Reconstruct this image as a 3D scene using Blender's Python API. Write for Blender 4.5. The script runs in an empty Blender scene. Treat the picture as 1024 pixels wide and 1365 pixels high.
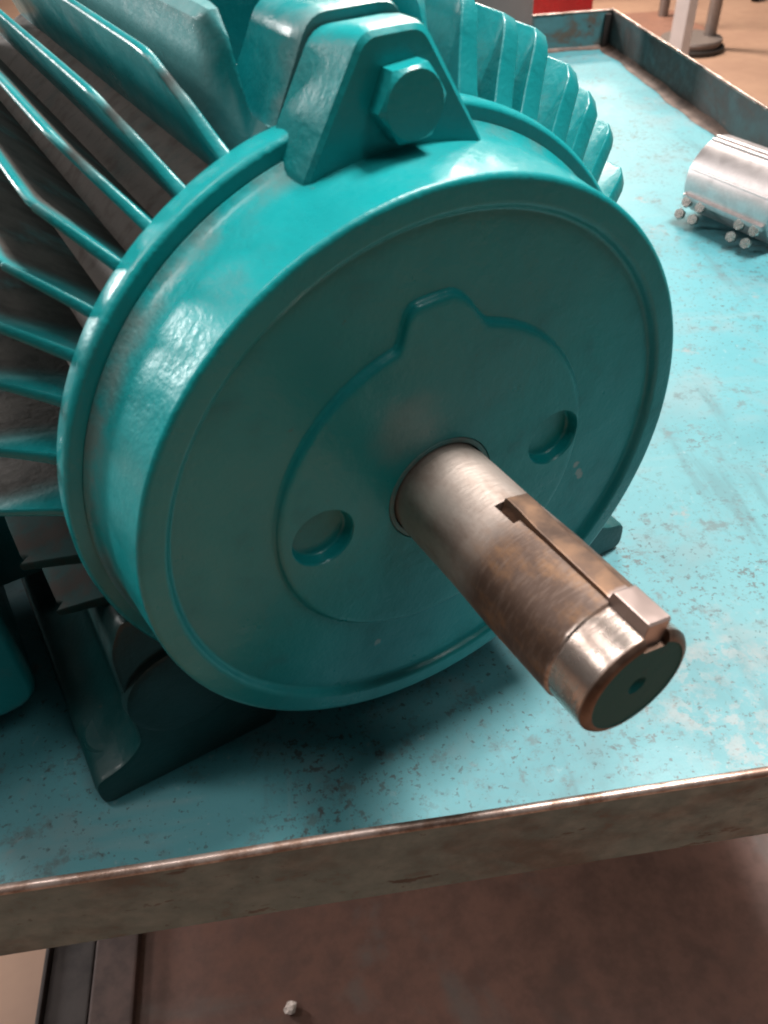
import bpy, bmesh, math, random
from mathutils import Vector, Matrix, Euler, noise
random.seed(7)
R = math.radians
S = bpy.context.scene
COL = S.collection

# ------------------------------------------------------------------ camera
T = 0.85            # height of the tray floor above the workshop floor
H = 0.1593          # height of the motor axis above the tray floor
PSI = -0.3941       # heading of the cart relative to the motor
cam_d = bpy.data.cameras.new('camera')
cam = bpy.data.objects.new('camera', cam_d); COL.objects.link(cam)
cam.location = (-0.1356, -0.2018, 0.2133 + T + H)
cam.rotation_euler = (0.8233, 0.0384, -0.5336)
cam_d.sensor_fit = 'VERTICAL'; cam_d.sensor_height = 24.0
cam_d.lens = 24.0 * 1091.5 / 1365.0
cam_d.clip_start = 0.01; cam_d.clip_end = 200
cam_d.dof.use_dof = True
cam_d.dof.focus_distance = 0.42
cam_d.dof.aperture_fstop = 11
S.camera = cam

# ------------------------------------------------------------------ room light
w = bpy.data.worlds.new('World'); S.world = w; w.use_nodes = True
bg = w.node_tree.nodes['Background']
bg.inputs[0].default_value = (1.0, 0.95, 0.91, 1); bg.inputs[1].default_value = 0.062

def area(name, loc, target, sx, sy, power, col):
    l = bpy.data.lights.new(name, 'AREA'); l.shape = 'RECTANGLE'; l.size = sx; l.size_y = sy
    l.energy = power; l.color = col
    o = bpy.data.objects.new(name, l); COL.objects.link(o); o.location = loc
    d = Vector(target) - Vector(loc); o.rotation_euler = d.to_track_quat('-Z', 'Y').to_euler()
    return o
AX = Vector((0, 0.1, T + H))
def polar(az, el, d):      # bearing from +y towards +x, elevation, distance, seen from the motor
    return AX + d * Vector((math.sin(R(az)) * math.cos(R(el)), math.cos(R(az)) * math.cos(R(el)), math.sin(R(el))))
area('ceiling_lamp', (1.10, 0.20, 3.3), (0.0, 0.05, T), 0.35, 0.6, 128, (1.0, 0.95, 0.91))          # over the cart
area('ceiling_lamp', (0.55, -0.95, 3.3), (0.0, 0.0, T), 0.3, 1.2, 10, (1.0, 0.95, 0.91))
area('ceiling_lamp', (-0.80, 0.60, 3.3), (0.0, 0.0, T), 0.3, 0.9, 13, (1.0, 0.93, 0.90))  # added lamp, brightens the tray left of the motor
area('ceiling_lamp', polar(41, 38, 4.0), AX, 1.2, 0.35, 52, (1.0, 0.92, 0.86))         # next lamps along the hall
for el in (36.6, 41.2):                                                               # a pair of fluorescent tubes
    area('ceiling_lamp', polar(-58, el, 4.0), AX, 1.3, 0.10, 15, (1.0, 0.92, 0.88))
area('ceiling_lamp', polar(40, 12, 6.5), AX, 1.2, 0.5, 60, (1.0, 0.84, 0.72))
area('far_window', polar(-29, 11, 6.0), AX, 0.55, 1.1, 240, (1.0, 0.96, 0.94))          # bright doorway at the far end
area('ceiling_lamp', (3.0, 4.4, 3.4), (2.8, 4.3, 0), 1.3, 0.5, 240, (1.0, 0.86, 0.74))

S.view_settings.view_transform = 'Standard'; S.view_settings.look = 'None'
S.view_settings.exposure = 0.16; S.view_settings.gamma = 1.0
S.render.engine = 'CYCLES'
try:
    S.cycles.use_denoising = True
    S.cycles.pixel_filter_type = 'BLACKMAN_HARRIS'; S.cycles.filter_width = 1.9
    S.cycles.max_bounces = 8; S.cycles.caustics_reflective = False; S.cycles.caustics_refractive = False
except Exception: pass

# ------------------------------------------------------------------ materials
class NT:
    def __init__(s, name):
        s.m = bpy.data.materials.new(name); s.m.use_nodes = True
        s.t = s.m.node_tree; s.n = s.t.nodes; s.l = s.t.links
        s.b = s.n['Principled BSDF']
        tc = s.n.new('ShaderNodeTexCoord'); s.co = tc.outputs['Object']
    def noise(s, scale, detail=4, rough=.55, dist=0, stretch=None, off=(0, 0, 0)):
        co = s.co
        mp = s.n.new('ShaderNodeMapping'); s.l.new(co, mp.inputs[0])
        if stretch: mp.inputs['Scale'].default_value = stretch
        mp.inputs['Location'].default_value = off
        co = mp.outputs[0]
        t = s.n.new('ShaderNodeTexNoise'); s.l.new(co, t.inputs['Vector'])
        t.inputs['Scale'].default_value = scale; t.inputs['Detail'].default_value = detail
        t.inputs['Roughness'].default_value = rough; t.inputs['Distortion'].default_value = dist
        return t.outputs['Fac']
    def ramp(s, v, lo, hi, a=0., b=1.):
        r = s.n.new('ShaderNodeMapRange'); r.interpolation_type = 'SMOOTHSTEP'; s.l.new(v, r.inputs[0])
        for i, q in enumerate((lo, hi, a, b)): r.inputs[1 + i].default_value = q
        return r.outputs[0]
    def mix(s, f, a, b):
        m = s.n.new('ShaderNodeMix'); m.data_type = 'RGBA'
        s.l.new(f, m.inputs[0]) if not isinstance(f, (int, float)) else setattr(m.inputs[0], 'default_value', f)
        for i, c in ((6, a), (7, b)):
            if isinstance(c, tuple): m.inputs[i].default_value = (*c[:3], 1)
            else: s.l.new(c, m.inputs[i])
        return m.outputs[2]
    def math(s, op, a, b=None):
        m = s.n.new('ShaderNodeMath'); m.operation = op
        for i, c in enumerate((a, b)):
            if c is None: continue
            if isinstance(c, (int, float)): m.inputs[i].default_value = c
            else: s.l.new(c, m.inputs[i])
        return m.outputs[0]
    def bump(s, v, strength, dist, prev=None):
        b = s.n.new('ShaderNodeBump'); b.inputs['Strength'].default_value = strength
        b.inputs['Distance'].default_value = dist; s.l.new(v, b.inputs['Height'])
        if prev is not None: s.l.new(prev, b.inputs['Normal'])
        return b.outputs[0]
    def sep(s):
        x = s.n.new('ShaderNodeSeparateXYZ'); s.l.new(s.co, x.inputs[0]); return x.outputs
    def set(s, **k):
        for a, v in k.items():
            i = s.b.inputs[{'color': 'Base Color', 'rough': 'Roughness', 'metal': 'Metallic', 'normal': 'Normal',
                            'coat': 'Coat Weight', 'coatr': 'Coat Roughness', 'spec': 'Specular IOR Level'}[a]]
            if isinstance(v, (int, float)): i.default_value = v
            elif isinstance(v, tuple): i.default_value = (*v[:3], 1)
            else: s.l.new(v, i)
        return s.m

def mat_paint(name, base, dark, grime=.5, rough=.34, wear=.0, joint=False, dust=False):
    """glossy enamel sprayed thickly over a sand casting"""
    s = NT(name)
    big = s.noise(9, 3, .6); mid = s.noise(46, 4, .6); fine = s.noise(420, 3, .6); speck = s.noise(150, 5, .75, off=(3, 1, 2))
    c = s.mix(s.ramp(big, .32, .7), base, dark)
    c = s.mix(s.math('MULTIPLY', s.ramp(mid, .52, .8), grime * .6), c, (.035, .085, .085))
    c = s.mix(s.math('MULTIPLY', s.ramp(speck, .66, .74), .55), c, (.07, .055, .04))
    if joint:
        y = s.sep()[1]
        d = s.math('MULTIPLY', s.math('MULTIPLY', s.ramp(y, .026, .037), s.ramp(y, .0405, .0425, 1, 0)), s.ramp(s.noise(34, 5, .65, off=(4, 4, 4)), .36, .62))
        c = s.mix(s.math('MULTIPLY', d, .6), c, (.15, .14, .125))
        def near(p, r0, r1, amt, nz, wob):
            v = s.n.new('ShaderNodeVectorMath'); v.operation = 'DISTANCE'; s.l.new(s.co, v.inputs[0]); v.inputs[1].default_value = p
            return s.ramp(s.math('ADD', v.outputs['Value'], s.math('MULTIPLY', s.math('SUBTRACT', s.noise(nz, 4, .6), .5), wob)), r1, r0, 0, amt)
        c = s.mix(near(SMUDGE, .004, .022, .38, 60, .02), c, (.22, .24, .225))
        for q in CHIPS: c = s.mix(near(q, .0012, .0022, .9, 260, .004), c, (.30, .34, .33))
    if dust:                                   # workshop dust lying on the upper flanks of the fins, rubbed off the crests
        g0 = s.n.new('ShaderNodeNewGeometry'); sx = s.n.new('ShaderNodeSeparateXYZ'); s.l.new(g0.outputs['True Normal'], sx.inputs[0])
        d = s.math('MULTIPLY', s.ramp(sx.outputs[2], .22, .55), s.ramp(s.sep()[2], .1575, .1535))
        d = s.math('MULTIPLY', d, s.ramp(s.noise(30, 5, .65, off=(1, 2, 8)), dust, dust + .22, 0 if dust > .4 else .4, .97))
        d = s.math('MULTIPLY', d, s.ramp(s.sep()[1], .060, .078))
        c = s.mix(d, c, s.mix(s.ramp(mid, .4, .65), (.066, .052, .044), (.036, .028, .024)))
    if wear:
        g = s.n.new('ShaderNodeNewGeometry')
        e = s.ramp(s.math('ADD', g.outputs['Pointiness'], s.math('MULTIPLY', s.math('SUBTRACT', mid, .5), .10)), .545, .60)
        c = s.mix(s.math('MULTIPLY', e, wear), c, (.30, .40, .40))
    r = s.ramp(mid, .3, .75, rough - .07, rough + .12)
    if dust: r = s.math('ADD', r, s.math('MULTIPLY', d, .45)); s.set(coat=s.math('MULTIPLY', s.math('SUBTRACT', 1, d), .12))
    n = s.bump(mid, .22, .003); n = s.bump(s.noise(170, 4, .6, off=(6, 1, 2)), .14, .0016, n); n = s.bump(fine, .20, .0008, n)
    return s.set(color=c, rough=r, normal=n, coatr=.14, spec=.4, **({} if dust else {'coat': .12}))

M = {}
SMUDGE = (-.0140, -.0002, .0345); CHIPS = ((.0745, .0026, -.0230), (.0765, .0026, -.0285), (.0780, .0026, -.0310), (-.031, .0026, -.078))
M['bell'] = mat_paint('end_bell_enamel', (.004, .275, .288), (.005, .230, .244), joint=True)
M['motor'] = mat_paint('motor_enamel', (.004, .275, .288), (.005, .230, .244))
M['frame'] = mat_paint('frame_enamel', (.004, .215, .228), (.005, .160, .172), grime=.9, wear=.4)

M['foot_shade'] = mat_paint('shaded_foot_enamel', (.006, .060, .062), (.012, .030, .030), grime=1.2, rough=.40)  # darker foot enamel, shade beneath the motor put into the colour
M['fin'] = mat_paint('fin_enamel', (.004, .215, .228), (.005, .160, .172), grime=.9, wear=.4, dust=.28)
M['fin_clean'] = mat_paint('fin_enamel_patchy', (.004, .215, .228), (.005, .160, .172), grime=.9, wear=.5, dust=.50)
def mat_barrel():
    s = NT('dusty_frame_barrel')
    a = s.noise(26, 5, .65); b = s.noise(130, 4, .6)
    c = s.mix(s.ramp(a, .22, .50), (.03, .075, .075), (.16, .135, .12))
    c = s.mix(s.math('MULTIPLY', s.ramp(b, .45, .70), .8), c, (.085, .06, .048))
    return s.set(color=c, rough=.62, normal=s.bump(b, .3, .001))
M['barrel'] = mat_barrel()

def mat_shaft():
    s = NT('shaft_steel'); o = s.sep()
    y = s.math('ADD', o[1], s.math('MULTIPLY', s.math('SUBTRACT', s.noise(70, 4, .6), .5), .008))
    # rusty where a coupling was clamped, bright at both ends
    m1 = s.ramp(y, -.0935, -.0915); m2 = s.ramp(y, -.056, -.036, 1, 0)
    zone = s.math('MULTIPLY', m1, m2)
    blot = s.noise(75, 5, .65, stretch=(1, .6, 1)); fine = s.noise(620, 3, .6, stretch=(.22, 1, .22))
    steel = s.mix(s.ramp(blot, .35, .75), (.54, .46, .41), (.30, .235, .20))
    rust = s.mix(s.ramp(blot, .42, .66), (.085, .050, .035), (.20, .105, .052))
    rust = s.mix(s.ramp(fine, .45, .7, 0, .6), rust, (.16, .11, .085))
    c = s.mix(zone, steel, rust)
    edge = s.ramp(o[1], -.1066, -.1080); c = s.mix(edge, c, s.mix(s.ramp(blot, .4, .6), (.10, .062, .046), (.17, .11, .08)))
    base = s.ramp(y, -.056, -.040)
    rough = s.math('ADD', s.math('MULTIPLY', s.math('MAXIMUM', zone, base), .27), s.ramp(blot, .3, .8, .22, .36))
    n = s.bump(fine, .22, .0006); n = s.bump(blot, .15, .001, n)
    return s.set(color=c, metal=s.math('SUBTRACT', .85, s.math('MULTIPLY', zone, .62)), rough=s.math('ADD', rough, s.math('MULTIPLY', edge, .2)), normal=n)
M['shaft'] = mat_shaft()

def mat_key():
    s = NT('key_steel'); o = s.sep()
    a = s.noise(70, 5, .65)
    y = s.math('ADD', o[1], s.math('MULTIPLY', s.math('SUBTRACT', a, .5), .008))
    zone = s.ramp(y, -.0905, -.088)
    c = s.mix(zone, (.42, .33, .30), s.mix(s.ramp(a, .38, .68), (.17, .115, .09), (.25, .15, .095)))
    return s.set(color=c, metal=.8, rough=s.ramp(a, .3, .8, .34, .52), normal=s.bump(a, .1, .0008))
M['key'] = mat_key()

def mat_endface():
    s = NT('painted_shaft_end')
    a = s.noise(120, 5, .65)
    c = s.mix(s.ramp(a, .58, .74), (.008, .105, .105), (.05, .075, .07))
    s.set(spec=.15)
    return s.set(color=c, rough=.6, normal=s.bump(a, .3, .001))
M['shaft_end'] = mat_endface()

def mat_tray(name='tray_paint', edge=False):
    s = NT(name)
    big = s.noise(3.2, 4, .6); mid = s.noise(15, 5, .65, dist=.4); fine = s.noise(75, 5, .7); pit = s.noise(210, 4, .7)
    scr = s.noise(38, 4, .6, stretch=(1, .12, 1)); scr2 = s.noise(30, 4, .6, stretch=(.15, 1, 1), off=(4, 2, 0))
    c = s.mix(s.ramp(big, .35, .68), (.058, .240, .275), (.090, .255, .282))
    c = s.mix(s.ramp(mid, .48, .70, 0, .65), c, (.135, .220, .235))
    c = s.mix(s.ramp(s.noise(5.5, 4, .6, off=(5, 5, 5)), .52, .68, 0, .6), c, (.045, .185, .212))
    c = s.mix(s.ramp(scr, .58, .70, 0, .6), c, (.06, .155, .172))
    c = s.mix(s.ramp(scr2, .60, .72, 0, .4), c, (.16, .255, .265))
    c = s.mix(s.math('MULTIPLY', s.ramp(fine, .54, .68), s.ramp(mid, .35, .55, 0, .8)), c, (.075, .12, .125))
    c = s.mix(s.math('MULTIPLY', s.ramp(s.noise(120, 5, .7, off=(7, 7, 7)), .60, .72), s.ramp(mid, .6, .4, 0, .6)), c, (.24, .33, .34))
    c = s.mix(s.math('MULTIPLY', s.math('MULTIPLY', s.ramp(pit, .54, .64), .8), s.ramp(s.noise(11, 3, .6, off=(9, 3, 1)), .46, .66)), c, (.05, .045, .042))
    c = s.mix(s.math('MULTIPLY', s.ramp(s.noise(22, 5, .7, off=(1, 7, 3)), .62, .74), .6), c, (.26, .18, .16))
    for off, st in (((3, 8, 1), (1, .018, 1)), ((6, 1, 4), (.018, 1, 1)), ((2, 3, 3), (1, .05, 1))):
        c = s.mix(s.math('MULTIPLY', s.ramp(s.noise(170, 3, .55, stretch=st, off=off), .66, .71), s.ramp(s.noise(7, 3, .6, off=off), .50, .62, 0, .28)), c, (.16, .27, .285))
    c = s.mix(s.math('MULTIPLY', s.ramp(s.noise(260, 4, .65, off=(5, 9, 1)), .58, .66), s.ramp(s.noise(8, 3, .6, off=(3, 3, 7)), .36, .56, .25, .9)), c, (.04, .075, .08))
    vd = s.n.new('ShaderNodeVectorMath'); vd.operation = 'DISTANCE'; s.l.new(s.co, vd.inputs[0]); vd.inputs[1].default_value = (.185, -.045, T)
    pd = s.math('ADD', vd.outputs['Value'], s.math('MULTIPLY', s.math('SUBTRACT', s.noise(26, 5, .7, off=(2, 2, 9)), .5), .22))
    c = s.mix(s.math('MULTIPLY', s.ramp(pd, .085, .03, 0, .5), s.ramp(s.noise(95, 5, .7, off=(8, 1, 1)), .44, .56)), c, s.mix(s.ramp(fine, .4, .65), (.30, .27, .26), (.20, .22, .22)))
    n = s.bump(fine, .12, .0012); n = s.bump(pit, .15, .0006, n)
    return s.set(color=c, rough=s.ramp(mid, .3, .75, .44, .62), normal=n, spec=.4)
M['tray'] = mat_tray()

def mat_lip(name, rust_lo=.46, rust_hi=.68, paint=(.13, .19, .185), rust=(.088, .070, .060)):
    s = NT(name)
    a = s.noise(9, 5, .65, dist=.5, stretch=(1, 1, 1.6)); f = s.noise(60, 5, .7); p = s.noise(170, 4, .7)
    c = s.mix(s.ramp(a, .35, .6), paint, tuple(.72 * v for v in paint))
    c = s.mix(s.ramp(a, rust_lo, rust_hi), c, rust)
    c = s.mix(s.ramp(f, .56, .72, 0, .7), c, (.14, .095, .075))
    c = s.mix(s.ramp(p, .64, .72, 0, .6), c, (.04, .028, .022))
    c = s.mix(s.ramp(s.noise(30, 5, .7, stretch=(.6, .6, 1.6), off=(2, 9, 4)), .60, .645), c, (.05, .034, .028))
    return s.set(color=c, rough=s.ramp(f, .3, .7, .4, .65), metal=.15, normal=s.bump(f, .2, .001))
M['lip'] = mat_lip('lip_worn_paint')
M['lip_shaded'] = mat_lip('lip_shaded_paint', .40, .60, (.045, .070, .072), (.045, .034, .030))  # rusty lip, its shade on the side away from the lamp painted in
M['lip_back'] = mat_lip('lip_patched_paint', .50, .60, (.10, .24, .26), (.13, .095, .075))

def mat_bare():
    s = NT('bare_worn_edge')
    f = s.noise(70, 5, .7); a = s.noise(16, 4, .6)
    c = s.mix(s.ramp(f, .36, .64), (.44, .35, .31), (.19, .12, .09))
    c = s.mix(s.ramp(a, .54, .64), c, (.075, .05, .04))
    return s.set(color=c, metal=.7, rough=s.ramp(f, .3, .7, .28, .5), normal=s.bump(f, .2, .0008))
M['bare'] = mat_bare()

def mat_shelf():
    s = NT('rusty_shelf')
    a = s.noise(4.2, 5, .62, dist=.7); f = s.noise(34, 6, .7); p = s.noise(120, 5, .7)
    c = s.mix(s.ramp(f, .35, .7), (.20, .102, .079), (.125, .064, .050))
    c = s.mix(s.ramp(a, .50, .60, 0, .55), c, (.15, .13, .118))
    c = s.mix(s.ramp(s.noise(6, 4, .6, off=(2, 5, 0)), .53, .66, 0, .7), c, (.10, .062, .052))
    c = s.mix(s.ramp(p, .60, .72, 0, .3), c, (.22, .16, .14))
    return s.set(color=c, rough=s.ramp(f, .3, .7, .30, .48), metal=.1, normal=s.bump(f, .25, .001))
M['shelf'] = mat_shelf()

def mat_simple(name, col, rough=.5, metal=0., var=.25, scale=20, col2=None):
    s = NT(name)
    a = s.noise(scale, 5, .65)
    c2 = col2 or tuple(v * (1 - var) for v in col)
    return s.set(color=s.mix(s.ramp(a, .35, .68), col, c2), rough=s.ramp(a, .3, .7, max(.05, rough - .08), rough + .08), metal=metal, normal=s.bump(a, .06, .001))
M['darksteel'] = mat_simple('dark_rusty_steel', (.030, .018, .015), .65, 0, .5, 30)
M['brownsteel'] = mat_simple('brown_steel', (.085, .042, .032), .6, 0, .5, 25)
def mat_fin_shade():  # shade on the lower left fins, painted as a dark dull colour
    s = NT('shaded_fin_enamel'); a = s.noise(45, 5, .65)
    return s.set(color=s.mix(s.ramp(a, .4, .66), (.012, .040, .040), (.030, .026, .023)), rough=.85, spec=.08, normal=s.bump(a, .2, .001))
M['fin_shade'] = mat_fin_shade()
M['grime'] = mat_simple('rusty_grime', (.12, .075, .055), .6, 0, .5, 40, (.05, .032, .026))
M['floor'] = mat_simple('concrete_floor', (.42, .265, .185), .45, 0, .22, 2.6, (.33, .20, .14))
M['zinc'] = mat_simple('cast_zinc', (.62, .57, .56), .38, .85, .25, 60)
M['zinc_in'] = mat_simple('zinc_bore', (.16, .10, .075), .6, .5, .4, 60)
M['bright'] = mat_simple('plated_screw', (.78, .74, .70), .28, 1., .25, 120)
M['white'] = mat_simple('white_steel', (.58, .54, .53), .4, 0, .08, 10)
M['greige'] = mat_simple('pale_plastic', (.19, .145, .135), .5, 0, .12, 8)
M['red'] = mat_simple('red_enamel', (.42, .012, .022), .3, 0, .2, 8)
M['redlid'] = mat_simple('worn_red_lid', (.62, .28, .22), .4, 0, .2, 12)
M['grey'] = mat_simple('grey_steel', (.24, .20, .18), .45, .4, .2, 12)
M['black'] = mat_simple('black_rubber', (.02, .017, .016), .6, 0, .2, 12)
M['seal'] = mat_simple('painted_seal', (.05, .20, .20), .45, 0, .5, 60, (.16, .18, .165))
M['brownpad'] = mat_simple('brown_board', (.26, .13, .09), .5, 0, .2, 10)

# ------------------------------------------------------------------ mesh helpers
def link(name, bm, mat, parent=None, loc=(0, 0, 0), smooth=35, recalc=True):
    if recalc: bmesh.ops.recalc_face_normals(bm, faces=bm.faces)
    me = bpy.data.meshes.new(name); bm.to_mesh(me); bm.free()
    return link_mesh(name, me, mat, parent, loc, smooth)
def link_mesh(name, me, mat, parent=None, loc=(0, 0, 0), smooth=35, weighted=True):
    me.shade_smooth()
    if smooth: me.set_sharp_from_angle(angle=R(smooth))
    me.materials.clear(); me.materials.append(mat)
    o = bpy.data.objects.new(name, me); COL.objects.link(o)
    if parent: o.parent = parent
    o.location = loc
    if weighted:
        wn = o.modifiers.new('weighted_normals', 'WEIGHTED_NORMAL'); wn.keep_sharp = True; wn.weight = 90
    return o
def empty(name, loc, rz=0):
    o = bpy.data.objects.new(name, None); COL.objects.link(o); o.location = loc; o.rotation_euler = (0, 0, rz)
    o.empty_display_size = .05
    return o
def tag(o, label, cat, group=None, kind=None):
    o['label'] = label; o['category'] = cat
    if group: o['group'] = group
    if kind: o['kind'] = kind
    return o
def box(lo, hi, bev=0., seg=2, bm=None):
    bm2 = bmesh.new()
    bmesh.ops.create_cube(bm2, size=1)
    for v in bm2.verts: v.co = Vector([lo[i] + (v.co[i] + .5) * (hi[i] - lo[i]) for i in range(3)])
    if bev: bmesh.ops.bevel(bm2, geom=bm2.edges[:], offset=bev, segments=seg, affect='EDGES', profile=.6)
    return bm2
def lathe(prof, seg=96, closed=False, axis='Y'):
    """prof: list of (axial, radius); radius 0 closes on the axis"""
    bm = bmesh.new(); rings = []
    for a, r in prof:
        ring = []
        if r <= 1e-7: ring = [bm.verts.new((0, a, 0) if axis == 'Y' else (0, 0, a))] * seg
        else:
            for k in range(seg):
                t = 2 * math.pi * k / seg
                p = (r * math.sin(t), a, r * math.cos(t)) if axis == 'Y' else (r * math.sin(t), r * math.cos(t), a)
                ring.append(bm.verts.new(p))
        rings.append(ring)
    pairs = list(zip(rings, rings[1:])) + ([(rings[-1], rings[0])] if closed else [])
    for A, B in pairs:
        for k in range(seg):
            f = [A[k], A[(k + 1) % seg], B[(k + 1) % seg], B[k]]
            u = []
            for v in f:
                if v not in u: u.append(v)
            if len(u) > 2:
                try: bm.faces.new(u)
                except ValueError: pass
    return bm
def rounded(pts, r, n=4):
    """round the corners of a 2D polygon"""
    out = []
    N = len(pts)
    for i in range(N):
        p0, p, p1 = Vector(pts[i - 1]), Vector(pts[i]), Vector(pts[(i + 1) % N])
        a = (p0 - p); b = (p1 - p); rr = min(r, a.length * .45, b.length * .45)
        a = p + a.normalized() * rr; b = p + b.normalized() * rr
        for k in range(n + 1):
            t = k / n
            out.append(tuple((1 - t) ** 2 * a + 2 * t * (1 - t) * p + t * t * b))
    return out
def prism(pts, lo, hi, plane='XZ', bev=0., seg=2):
    """extrude a 2D outline along the remaining axis"""
    bm = bmesh.new()
    def P(q, h): return {'XZ': (q[0], h, q[1]), 'XY': (q[0], q[1], h), 'YZ': (h, q[0], q[1])}[plane]
    A = [bm.verts.new(P(q, lo)) for q in pts]; B = [bm.verts.new(P(q, hi)) for q in pts]
    fa = bm.faces.new(A); fb = bm.faces.new(B[::-1])
    for k in range(len(pts)):
        bm.faces.new((A[k], B[k], B[(k + 1) % len(pts)], A[(k + 1) % len(pts)]))
    bmesh.ops.recalc_face_normals(bm, faces=bm.faces)
    if bev:
        ed = [e for e in bm.edges if fa in e.link_faces or fb in e.link_faces]
        bmesh.ops.bevel(bm, geom=ed, offset=bev, segments=seg, affect='EDGES', profile=.6)
    return bm
def frustum_prism(levels, plane='XZ'):
    """stack of outlines with equal vertex counts: [(height, pts), ...]"""
    bm = bmesh.new(); rings = []
    for h, pts in levels:
        rings.append([bm.verts.new({'XZ': (q[0], h, q[1]), 'XY': (q[0], q[1], h), 'YZ': (h, q[0], q[1])}[plane]) for q in pts])
    bm.faces.new(rings[0]); bm.faces.new(rings[-1][::-1])
    for A, B in zip(rings, rings[1:]):
        for k in range(len(A)): bm.faces.new((A[k], B[k], B[(k + 1) % len(A)], A[(k + 1) % len(A)]))
    return bm
def boolean(base_bm, ops):
    """ops: list of (operation, bmesh); returns a mesh"""
    def mk(bm):
        bmesh.ops.recalc_face_normals(bm, faces=bm.faces)
        me = bpy.data.meshes.new('tmp'); bm.to_mesh(me); bm.free()
        o = bpy.data.objects.new('tmp', me); COL.objects.link(o); return o
    b = mk(base_bm); tmp = []
    for op, bm in ops:
        c = mk(bm); tmp.append(c)
        m = b.modifiers.new('b', 'BOOLEAN'); m.operation = op; m.object = c; m.solver = 'EXACT'
    dg = bpy.context.evaluated_depsgraph_get(); dg.update()
    me = bpy.data.meshes.new_from_object(b.evaluated_get(dg))
    for o in [b] + tmp: bpy.data.objects.remove(o, do_unlink=True)
    return me
def xform(bm, mat): bmesh.ops.transform(bm, matrix=mat, verts=bm.verts); return bm
def hexhead(af, h, ch=.0012, axis='Y'):
    """hexagon head with a turned chamfer, front at -h"""
    rc = af / math.sqrt(3)
    hexa = [(rc * math.sin(R(60 * k + 30)), rc * math.cos(R(60 * k + 30))) for k in range(6)]
    def sub(pts, s):
        out = []
        for i in range(6):
            a = Vector(pts[i]); b = Vector(pts[(i + 1) % 6])
            for k in range(4): out.append(tuple((a + (b - a) * k / 4) * s))
        return out
    full = sub(hexa, 1.)
    circ = []
    for q in full:
        v = Vector(q); circ.append(tuple(v.normalized() * min(v.length, af * .5 * .96)))
    mid = []
    for q in full:
        v = Vector(q); over = max(0, v.length - af * .5)
        mid.append((q, over))
    bm = bmesh.new()
    A = [bm.verts.new((q[0], 0, q[1])) for q in full]
    B = [bm.verts.new((q[0], -h + ch * .35 + o * .55, q[1])) for q, o in mid]
    Cc = [bm.verts.new((q[0], -h, q[1])) for q in circ]
    bm.faces.new(A); bm.faces.new(Cc)
    for X, Y in ((A, B), (B, Cc)):
        for k in range(24): bm.faces.new((X[k], X[(k + 1) % 24], Y[(k + 1) % 24], Y[k]))
    bmesh.ops.recalc_face_normals(bm, faces=bm.faces)
    return bm

# ------------------------------------------------------------------ floor
bm = bmesh.new()
bmesh.ops.create_grid(bm, x_segments=2, y_segments=2, size=20)
fl = link('floor', bm, M['floor'], None, (0, 0, 0)); fl['kind'] = 'structure'
fl['label'] = 'warm tan workshop floor beyond the cart'

# ------------------------------------------------------------------ cart (local axes: x along the front edge, y inwards, z up from the floor)
cart = tag(empty('cart', (0, 0, 0), PSI), 'turquoise painted steel tray cart with worn raised edges and rusty lower shelf', 'cart')
X0, X1, Y0, Y1, LIP = -.41, .5185, -.0817, 1.2226, .0536
TH = .003
link('tray_floor', box((X0, Y0, T - .003), (X1, Y1, T)), M['tray'], cart)
def lip(name, lo, hi, mat):
    o = link(name, box(lo, hi), mat, cart)
    # thin rolled bare-metal edge along the top of the lip
    along = 0 if (hi[0] - lo[0]) > (hi[1] - lo[1]) else 1
    n = 60; L = hi[along] - lo[along]
    prof = [(.0021 * math.cos(R(a)), .0021 * math.sin(R(a))) for a in range(0, 360, 36)]
    b = bmesh.new(); rings = []
    mid = (lo[1 - along] + hi[1 - along]) / 2
    for k in range(n + 1):
        t = lo[along] + L * k / n
        wz = .0009 * noise.noise(Vector((t * 9, mid * 7, 1.3))); wx = .0007 * noise.noise(Vector((t * 11, mid * 3, 5.1)))
        rings.append([b.verts.new(((t, mid + wx + p, hi[2] + wz + q) if along == 0 else (mid + wx + p, t, hi[2] + wz + q))) for p, q in prof])
    for A, B in zip(rings, rings[1:]):
        for k in range(10): b.faces.new((A[k], A[(k + 1) % 10], B[(k + 1) % 10], B[k]))
    b.faces.new(rings[0]); b.faces.new(rings[-1])
    link('worn_edge', b, M['bare'], o, smooth=60)
    return o
zt = T + LIP
lip('lip', (X0, Y0 - TH, T - .004), (X1, Y0, zt), M['lip'])['label'] = 'dull grey-green front lip with a bare worn edge'
lip('lip', (X0, Y1, T - .004), (X1, Y1 + TH, zt), M['lip_back'])
lip('lip', (X1, Y0 - TH, T - .004), (X1 + TH, Y1 + TH, zt), M['lip_shaded'])['label'] = 'side lip with painted-in shade and rusty foot'
lip('lip', (X0 - TH, Y0 - TH, T - .004), (X0, Y1 + TH, zt), M['lip'])
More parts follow.
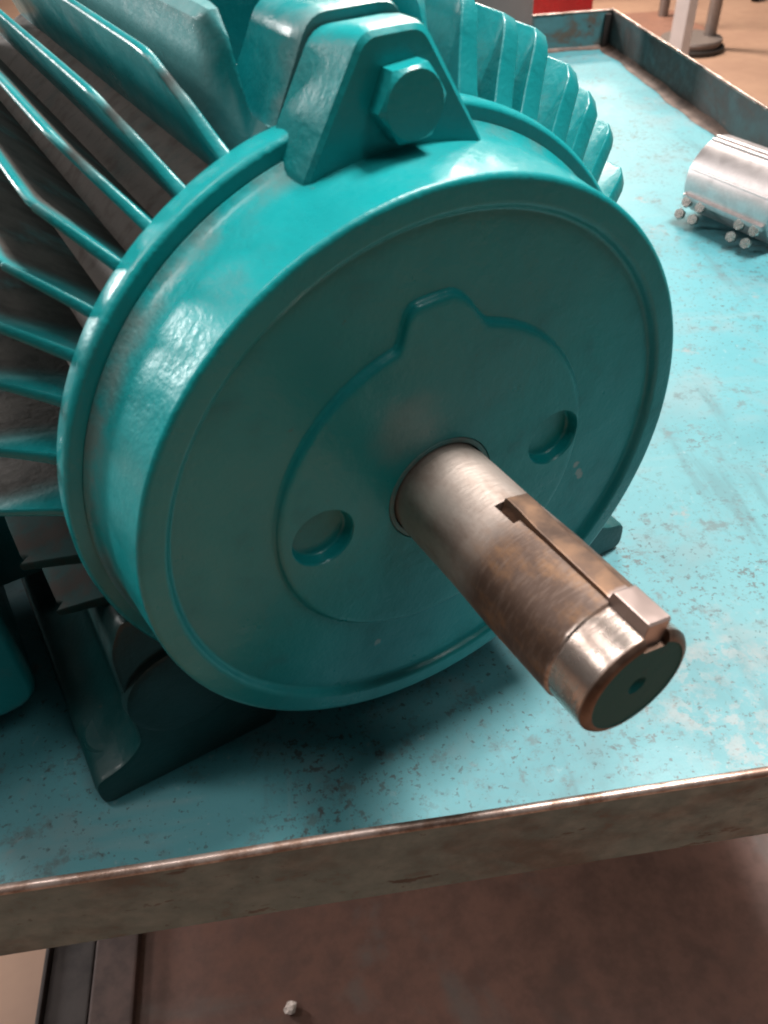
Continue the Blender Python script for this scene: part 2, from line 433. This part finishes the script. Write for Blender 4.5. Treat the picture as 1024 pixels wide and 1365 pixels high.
# grimy weld fillet in the angle between tray floor and side lips
for nm, a, b_ in (('corner_grime', (X1, Y0), (X1, Y1)), ('corner_grime', (X0, Y1), (X1, Y1))):
    bmf = bmesh.new(); n = 90
    d = Vector((b_[0] - a[0], b_[1] - a[1], 0)); inward = Vector((-1, 0, 0)) if abs(d.x) < 1e-6 else Vector((0, -1, 0))
    rows = []
    for k in range(n + 1):
        p = Vector((a[0], a[1], 0)) + d * k / n
        ww = .016 + .009 * noise.noise(Vector((k * .21, 3, 1))); hh = .007 + .003 * noise.noise(Vector((k * .25, 8, 1)))
        if abs(d.x) > 1e-6: ww *= .6; hh *= .6
        rows.append([bmf.verts.new(p + inward * ww + Vector((0, 0, T + .0004))), bmf.verts.new(p + inward * ww * .35 + Vector((0, 0, T + hh * .35))), bmf.verts.new(p - inward * -.0004 + Vector((0, 0, T + hh)))])
    for A, B in zip(rows, rows[1:]):
        for k in range(2): bmf.faces.new((A[k], A[k + 1], B[k + 1], B[k]))
    link(nm, bmf, M['grime'], cart, smooth=60)
# welded corner post strip in the far right corner
link('corner_post', box((X1 - .012, Y1 - .006, T + .001), (X1 - .0005, Y1 - .0005, zt - .004), .002), M['darksteel'], cart)
# lower shelf
ZS = T - .55
SX0 = -.385
shelf = link('lower_shelf', box((SX0, Y0 + .01, ZS - .003), (X1 - .01, Y1 - .02, ZS)), M['shelf'], cart)
link('shelf_lip', box((SX0 - .004, Y0 + .01, ZS - .02), (SX0, Y1 - .02, ZS + .018), .001), M['darksteel'], shelf)
link('shelf_rail', box((SX0 + .001, Y0 + .012, ZS + .001), (SX0 + .045, Y1 - .03, ZS + .010), .003), M['darksteel'], shelf)
link('shelf_rail', box((SX0 + .047, Y0 + .012, ZS + .001), (SX0 + .092, Y1 - .03, ZS + .016), .004), M['brownsteel'], shelf)
for (lx, ly) in ((X0 + .002, Y0 + .002), (X1 - .042, Y0 + .002), (X0 + .002, Y1 - .042), (X1 - .042, Y1 - .042)):
    sx = 1 if lx < 0 else -1; sy = 1 if ly < .3 else -1
    ox = lx if sx > 0 else lx + .04; oy = ly if sy > 0 else ly + .04
    L = [(0, 0), (.04, 0), (.04, .004), (.004, .004), (.004, .04), (0, .04)]
    pts = [(ox + sx * p, oy + sy * q) for p, q in L]
    link('leg', prism(pts, .0, T - .006, 'XY'), M['brownsteel'], cart)

# ------------------------------------------------------------------ motor (axes: shaft towards -y, origin on the axis at the rim)
motor = tag(empty('electric_motor', (0, .15, T)), 'big turquoise cast iron electric motor with cooling fins and bare keyed shaft', 'motor')
ML = (0, -.15, H)
def mp(name, bm, mat, parent=None, smooth=35, loc=None):
    if parent is None: return link(name, bm, mat, motor, ML, smooth)
    return link(name, bm, mat, parent, (0, 0, 0), smooth)

# end bell: dished face with a rounded lip, tapering band, bolted flange
SEG = 192
prof = [(.012, .0225), (.0046, .0225), (.0026, .030), (.0026, .1076), (.0023, .1085), (.0016, .1091), (.0006, .1096), (-.0002, .1102), (-.0007, .1110), (-.0009, .1120), (-.0009, .1180),
        (-.0007, .1193), (.0000, .1201), (.0009, .1204), (.008, .1208), (.016, .1217), (.024, .1222), (.0310, .1228), (.0360, .1236), (.0384, .1250), (.0394, .1262), (.0402, .1262), (.0402, .0225)]
bell_bm = lathe(prof, SEG, closed=True)
def boss_pts(off, n=240):
    out = []
    for k in range(n):
        a = -math.pi + 2 * math.pi * k / n
        d = abs(math.degrees(a))
        rr = .0700
        ang = 17.5 if a > 0 else 14.5
        lo = 2.5 if a > 0 else 6.8
        t = min(1, max(0, (ang - d) / (ang - lo))); t = t * t * (3 - 2 * t)
        rr += .0130 * t
        out.append((rr - off, a))
    pts = []
    for i, (rr, a) in enumerate(out): pts.append((rr * math.sin(a), rr * math.cos(a)))
    return pts
boss_bm = frustum_prism([(.0060, boss_pts(-.0012)), (.0025, boss_pts(-.0012)), (.0022, boss_pts(-.0005)), (.0016, boss_pts(.0)), (.0010, boss_pts(.0002)), (.0005, boss_pts(.0006)), (.0001, boss_pts(.0012)), (-.0001, boss_pts(.0020)), (-.0002, boss_pts(.0036))])
def hole(x, z):
    b = lathe([(.0056, 0), (.0056, .0108), (.0052, .0116), (.0043, .0121), (.0012, .0124), (.0005, .0126), (-.0001, .0130), (-.0012, .0148), (-.0012, 0)], 48)
    return xform(b, Matrix.Translation((x, 0, z)))
bore = lathe([(.010, 0), (.010, .0236), (.0002, .0236), (-.0010, .0244), (-.0030, .0256), (-.0030, 0)], 96)
bell_me = boolean(bell_bm, [('UNION', boss_bm), ('DIFFERENCE', hole(-.0520, .0005)), ('DIFFERENCE', hole(.0562, .0015)), ('DIFFERENCE', bore)])
bell = link_mesh('end_bell', bell_me, M['bell'], motor, ML, 40)
# thrust collar inside the bore
mp('shaft_seal', lathe([(.0088, .0206), (.0004, .0211), (-.0003, .0216), (-.0003, .0231), (.0001, .0235), (.0095, .0235)], 96, closed=True), M['seal'], bell)
# lifting lug on the end bell, with its bolt
def lugpts(wb, wt, zt, rr): return rounded([(-wb, .116), (wb, .116), (wt, zt), (-wt, zt)], rr)
lug = frustum_prism([(.0490, lugpts(.0385, .0150, .1545, .006)), (.0400, lugpts(.0368, .0132, .1562, .006)), (.0310, lugpts(.0352, .0114, .1566, .005)),
                     (.0275, lugpts(.0345, .0106, .1560, .0045)), (.0262, lugpts(.0330, .0094, .1545, .004))])
mp('lug', lug, M['motor'], bell, 30)
bolt = xform(hexhead(.0208, .0080, .0025), Matrix.Translation((.0020, .0262, .1365)) @ Matrix.Rotation(R(-4), 4, 'Y'))
mp('bolt', bolt, M['motor'], bell, 32)

# frame: ring, barrel, fins
mp('frame_ring', lathe([(.0406, .119), (.0406, .1300), (.0411, .1312), (.0424, .1322), (.0450, .1326), (.0510, .1322), (.0550, .1308), (.0585, .1275), (.0620, .1235), (.0620, .118)], SEG, closed=True), M['motor'])
mp('frame_barrel', lathe([(.0410, .060), (.0410, .1225), (.36, .1225), (.38, .118), (.38, .060)], 128, closed=True), M['barrel'])
def fin_mesh(ro=.160, th=.0085, tip=.0050, kn=.0, blunt=False, mat='fin'):
    # outline in (y, r): blunt sloping front end with a small step, then a long straight crest
    top = [(.0505, .1300), (.0560, .1336), (.0610, .1385), (.0655, .1450), (.0690, .1490), (.0730, .1510), (.0770, .1545 + kn), (.0810, ro - .0022), (.0860, ro - .0004), (.0930, ro), (.1600, ro + .0003), (.2600, ro + .0004), (.335, ro), (.350, ro - .006), (.360, .135)]
    if blunt: top = [(.0520, .1290), (.0560, .1345), (.0600, .1420), (.0640, .1500), (.0675, .1570), (.0700, ro - .0030), (.0730, ro - .0006)] + top[9:]
    bm = bmesh.new(); rows = []
    def hw(rad): return .5 * (th + (tip - th) * (rad - .118) / (ro - .118))
    for y, r in top:
        r1 = r - .0010
        rows.append([(-hw(.118) * 1.15, y, .118), (-hw(.124), y, .124), (-hw(r1), y, r1), (-hw(r) + .0004, y, r - .0003), (-hw(r) + .0010, y, r), (hw(r) - .0010, y, r), (hw(r) - .0004, y, r - .0003), (hw(r1), y, r1), (hw(.124), y, .124), (hw(.118) * 1.15, y, .118)])
    V = [[bm.verts.new(p) for p in row] for row in rows]
    for A, B in zip(V, V[1:]):
        for k in range(9): bm.faces.new((A[k], A[k + 1], B[k + 1], B[k]))
    bm.faces.new(V[0]); bm.faces.new(V[-1])
    bmesh.ops.recalc_face_normals(bm, faces=bm.faces)
    me = bpy.data.meshes.new('fin'); bm.to_mesh(me); bm.free()
    me.shade_smooth(); me.set_sharp_from_angle(angle=R(42)); me.materials.append(M[mat])
    return me
FM = [fin_mesh(.1605, .0058, .0031), fin_mesh(.1612, .0054, .0029, .0008), fin_mesh(.1600, .0060, .0033, -.0006)]
FB = [fin_mesh(.1585, .0054, .0030, 0, True), fin_mesh(.1595, .0050, .0029, 0, True)]
FG = fin_mesh(.1560, .0066, .0042, 0, True, 'fin_shade')
FR = [fin_mesh(.1620, .0110, .0080, 0, True, 'fin_clean'), fin_mesh(.1632, .0104, .0076, 0, True, 'fin_clean')]
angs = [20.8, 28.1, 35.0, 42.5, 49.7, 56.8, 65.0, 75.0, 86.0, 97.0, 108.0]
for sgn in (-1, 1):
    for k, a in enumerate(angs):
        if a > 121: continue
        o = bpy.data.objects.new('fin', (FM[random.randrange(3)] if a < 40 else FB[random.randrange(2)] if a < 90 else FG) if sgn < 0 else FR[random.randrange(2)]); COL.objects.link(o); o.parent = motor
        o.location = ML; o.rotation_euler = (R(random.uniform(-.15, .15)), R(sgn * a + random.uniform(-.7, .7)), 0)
        kz = random.uniform(.985, 1.012); o.scale = (random.uniform(.88, 1.12), 1, kz)
# top pad between the uppermost fins (carries the lifting eye), and the frame's own bolt lug
pad = [(-.0455, .118), (.0455, .118), (.0415, .1560), (.0385, .1590), (-.0385, .1590), (-.0415, .1560)]
def scl(pts, sx, dz): return [(x * sx, z + dz * (z > .12)) for x, z in pts]
padbm = frustum_prism([(.052, scl(pad, .78, -.028)), (.060, scl(pad, .82, -.022)), (.068, scl(pad, .90, -.008)), (.074, scl(pad, .97, -.001)), (.080, pad), (.34, pad)])
# hollow between pad walls: cut a channel so that it reads as two webs with a trough behind the lug
chan = box((-.0345, .045, .128), (.0345, .118, .19), .006, 3)
pad_me = boolean(padbm, [('DIFFERENCE', chan)])
link_mesh('top_pad', pad_me, M['frame'], motor, ML, 35)
flug = frustum_prism([(.0405, rounded([(-.0345, .120), (.0345, .120), (.0150, .1575), (-.0150, .1575)], .006)),
                      (.046, rounded([(-.036, .120), (.036, .120), (.0160, .1585), (-.0160, .1585)], .006)),
                      (.074, rounded([(-.036, .120), (.036, .120), (.0170, .1575), (-.0170, .1575)], .006)),
                      (.082, rounded([(-.034, .120), (.034, .120), (.0150, .150), (-.0150, .150)], .006))])
mp('frame_lug', xform(flug, Matrix.Translation((0, .0100, 0))), M['frame'])

# feet: long pads along both sides with upright webs into the frame
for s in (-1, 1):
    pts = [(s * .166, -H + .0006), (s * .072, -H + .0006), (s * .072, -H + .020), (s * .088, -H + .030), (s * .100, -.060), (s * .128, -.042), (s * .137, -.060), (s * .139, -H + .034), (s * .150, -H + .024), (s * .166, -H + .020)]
    f = mp('foot', prism(rounded(pts, .006, 3), .043, .30, 'XZ', .003), M['foot_shade'], None, 40)
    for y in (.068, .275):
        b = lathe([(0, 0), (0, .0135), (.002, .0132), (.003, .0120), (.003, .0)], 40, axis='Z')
        mp('bolt_pad', xform(b, Matrix.Translation((s * .1500, y, -H + .0195))), M['foot_shade'], f)
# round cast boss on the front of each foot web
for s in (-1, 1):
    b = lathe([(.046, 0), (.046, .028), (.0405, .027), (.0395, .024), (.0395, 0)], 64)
    mp('web_boss', xform(b, Matrix.Translation((s * .112, 0, -.098))), M['foot_shade'])

# conduit box hung on the side
def cbp(g): return rounded([(-.33 + g, -.1380 + g), (-.1735 - g, -.1380 + g), (-.1735 - g, -.045 - g), (-.33 + g, -.045 - g)], .016 - g, 5)
cb = frustum_prism([(.1035, cbp(.005)), (.1045, cbp(.0025)), (.1075, cbp(.0006)), (.111, cbp(0)), (.27, cbp(0))])
cbo = mp('conduit_box', cb, M['frame'], None, 40)
mp('box_neck', box((-.178, .17, -.115), (-.118, .23, -.06), .006), M['frame'], cbo)

# shaft with chamfered end, keyway and key
r0 = .0213; Ls = -.1097
sh_prof = [(.020, 0), (.020, .0200), (.0, .0208), (-.0035, .0208), (-.0040, r0), (-.036, r0), (-.046, r0 + .0003), (-.060, r0 + .0007), (-.0920, r0 + .0008), (-.0926, r0 + .0004), (-.0928, r0), (Ls + .0035, r0), (Ls + .0019, r0 - .0001), (Ls + .0008, r0 - .0009), (Ls + .0002, r0 - .0020), (Ls, r0 - .0032), (Ls + .0003, r0 - .0036), (Ls + .0003, .0036), (Ls + .0045, .0), ]
KA = R(13)
kw = box((-.0050, Ls - .01, .0158), (.0050, -.0378, .03), 0)
ke = lathe([(.0158, 0), (.0158, .0050), (.03, .0050), (.03, 0)], 24, axis='Z'); xform(ke, Matrix.Translation((0, -.0362, 0)))
kr = Matrix.Rotation(KA, 4, 'Y')
sh_me = boolean(lathe(sh_prof, 128), [('DIFFERENCE', xform(kw, kr)), ('DIFFERENCE', xform(box((-.0076, -.0485, .0170), (.002, -.0375, .03), 0), kr))])
shaft = link_mesh('shaft', sh_me, M['shaft'], motor, ML, 30)
sh_me.materials.append(M['shaft_end'])
for p in sh_me.polygons:
    rad = math.hypot(p.center.x, p.center.z)
    if abs(p.normal.y) > .5 and p.center.y < Ls + .0045 and max(math.hypot(sh_me.vertices[v].co.x, sh_me.vertices[v].co.z) for v in p.vertices) < r0 - .0031: p.material_index = 1
kprof = [(-.0385, .0160), (-.0385, .0232), (-.0395, .0240), (-.046, .0240), (-.056, .0232), (-.088, .0230), (-.0912, .0229), (-.0918, .0252), (-.0924, .0255), (Ls + .0030, .0255), (Ls + .0023, .0248), (Ls + .0023, .0160)]
key = prism(kprof, -.00485, .00485, 'YZ', .0006, 2)
ko = mp('key', xform(key, kr), M['key'], shaft, 25)

# ------------------------------------------------------------------ split coupling lying on the tray
cpl = tag(empty('pipe_coupling', (.584, .320, T)), 'silver cast split pipe coupling with small bolts lying on the turquoise tray', 'coupling')
rc, hl, zc = .0385, .053, .0400
sleeve = lathe([(-hl, rc - .006), (-hl, rc - .001), (-hl + .0015, rc), (hl - .0015, rc), (hl, rc - .001), (hl, rc - .006)], 96, closed=True)
link('sleeve', sleeve, M['zinc'], cpl, (0, 0, zc))
link('bore_lining', lathe([(-hl + .001, rc - .0095), (-hl + .001, rc - .0058), (hl - .001, rc - .0058), (hl - .001, rc - .0095)], 96, closed=True), M['zinc_in'], cpl, (0, 0, zc))
def strip(ang, wdt, h):
    b = box((-wdt / 2, -hl + .001, rc - .002), (wdt / 2, hl - .001, rc + h), min(.0012, wdt * .3))
    return xform(b, Matrix.Rotation(R(ang), 4, 'Y'))
for a, wd, hh in ((-8, .004, .0022), (-17, .003, .0018), (-68, .003, .0014)):
    link('seam_rib', strip(a, wd, hh), M['zinc'], cpl, (0, 0, zc))
fl_b = box((-.0030, -hl + .003, rc - .004), (.0030, hl - .003, rc + .004), .001)
link('flange', xform(fl_b, Matrix.Rotation(R(-108), 4, 'Y')), M['zinc'], cpl, (0, 0, zc))
def screw_mesh():
    b = hexhead(.0098, .0055, .003)
    xform(b, Matrix.Rotation(R(-90), 4, 'X'))
    me = bpy.data.meshes.new('screw_head'); b.to_mesh(me); b.free(); me.shade_smooth(); me.set_sharp_from_angle(angle=R(30)); me.materials.append(M['bright']); return me
sm = screw_mesh()
for yy in (-.042, -.024, .026, .044):
    for xx, zz, dy in ((-.0380, .0220, 0), (-.0415, .0095, .003)):
        o = bpy.data.objects.new('screw_head', sm); COL.objects.link(o); o.parent = cpl
        o.location = (xx, yy + dy, zz); o.rotation_euler = (0, R(-62), R(20))
# ------------------------------------------------------------------ small things
b = hexhead(.010, .006, .0006); xform(b, Matrix.Rotation(R(-90), 4, 'X'))
lb = tag(empty('loose_bolt', (.372, .283, T)), 'tiny loose steel bolt on the tray just beyond the motor rim', 'bolt')
link('head', b, M['bright'], lb, (0, 0, 0), 30)
link('shank', lathe([(.0055, 0), (.0055, .003), (.016, .003), (.017, .002), (.017, 0)], 20, axis='Z'), M['bright'], lb)
lb.rotation_euler = (R(84), 0, R(40)); lb.location.z = T + .0052

bm = bmesh.new(); bmesh.ops.create_icosphere(bm, subdivisions=2, radius=.0066)
for v in bm.verts: v.co *= 1 + .75 * noise.noise(v.co * 160 + Vector((3, 1, 4)))
for v in bm.verts: v.co.z *= .7
pc = Matrix.Rotation(PSI, 3, 'Z') @ Vector((-.139, .041, 0))
pb = link('pebble', bm, mat_simple('pale_stone', (.62, .52, .47), .7, 0, .2, 90), None, (pc.x, pc.y, ZS + .004), 0)
pb.data.shade_flat()
tag(pb, 'small pale stone chip lying on the rusty lower shelf', 'stone')

# pale drum standing at the back of the tray behind the fins
pc = Matrix.Rotation(PSI, 3, 'Z') @ Vector((.262, 1.12, 0))
can = tag(empty('canister', (pc.x, pc.y, T + .0005)), 'pale grey-beige round canister on the tray behind the motor fins', 'canister')
link('body', lathe([(0, 0), (0, .086), (.004, .090), (.30, .090), (.302, .0915), (.308, .0915), (.310, .090), (.310, 0)], 64, axis='Z'), M['greige'], can)
link('lid', lathe([(.3105, 0), (.3105, .093), (.322, .093), (.325, .090), (.325, 0)], 64, axis='Z'), M['greige'], can)

# ------------------------------------------------------------------ things standing on the floor beyond the cart
def tabp(x, y): return Matrix.Rotation(PSI, 3, 'Z') @ Vector((x, y, 0))
p = tabp(1.78, 3.62)
wp = tag(empty('white_post', (p.x, p.y, 0), R(10)), 'white square steel post standing on the floor beyond the cart corner', 'post')
link('column', box((-.034, -.034, .008), (.034, .034, 1.9), .006), M['white'], wp)
link('base_plate', box((-.07, -.07, 0), (.07, .07, .0078), .002), M['white'], wp)

p = tabp(2.20, 4.38)
st = tag(empty('floor_stand', (p.x, p.y, 0), R(-112)), 'grey rod floor stand with brown board base and dark round foot', 'stand')
link('base_board', prism(rounded([(-.62, -.16), (-.06, -.16), (.02, 0), (-.06, .16), (-.62, .16)], .03), .030, .055, 'XY', .004), M['brownpad'], st)
link('foot_disc', lathe([(.0, 0), (.0, .14), (.05, .16), (.060, .155), (.062, 0)], 48, axis='Z'), M['grey'], st)
link('rubber_ring', lathe([(.0, .141), (.001, .172), (.022, .175), (.026, .162)], 48, closed=True, axis='Z'), M['black'], st)
link('rod', xform(lathe([(.06, 0), (.06, .032), (1.6, .032), (1.6, 0)], 24, axis='Z'), Matrix.Translation((.0, .10, 0))), M['grey'], st)
link('rod', xform(lathe([(.055, 0), (.055, .028), (1.6, .028), (1.6, 0)], 24, axis='Z'), Matrix.Translation((-.50, .05, 0))), M['grey'], st)

p = tabp(1.66, 5.35)
rb = tag(empty('red_chest', (p.x, p.y, 0), PSI), 'low red metal chest on the floor past the far tray edge', 'chest')
link('body', box((-.24, -.25, 0), (.24, .25, .20), .01), M['red'], rb)
link('lid', box((-.25, -.26, .2005), (.25, .26, .235), .012), M['redlid'], rb)

p = tabp(2.45, 5.75)
cr = tag(empty('dark_crate', (p.x - .12, p.y + .35, 0), PSI), 'dark brown crate on the floor behind the white post', 'crate')
for k in range(4):
    link('board', box((-.38, -.34 + .0, .02 + k * .12), (.38, -.318, .125 + k * .12), .004), M['darksteel'], cr)
for sx in (-1, 1): link('side', box((sx * .37 - .012, -.315, .0), (sx * .37 + .012, .30, .5), .004), M['darksteel'], cr)
link('bottom', box((-.355, -.312, .02), (.355, .30, .04)), M['darksteel'], cr)

p = tabp(3.02, 5.30)
cs = tag(empty('chair_base', (p.x, p.y, 0), R(20)), 'dark caster and thin bar of a chair at the far right floor', 'chair')
cw = xform(lathe([(-.02, 0), (-.02, .045), (-.012, .05), (.012, .05), (.02, .045), (.02, 0)], 32), Matrix.Translation((0, 0, .05)))
link('caster', cw, M['black'], cs)
link('bar', xform(lathe([(0, 0), (0, .014), (.55, .014), (.55, 0)], 16, axis='Z'), Matrix.Translation((0, .022, .095)) @ Matrix.Rotation(R(90), 4, 'Y')), M['black'], cs)
link('fork', box((-.018, .0205, .045), (.018, .0265, .6), .002), M['black'], cs)
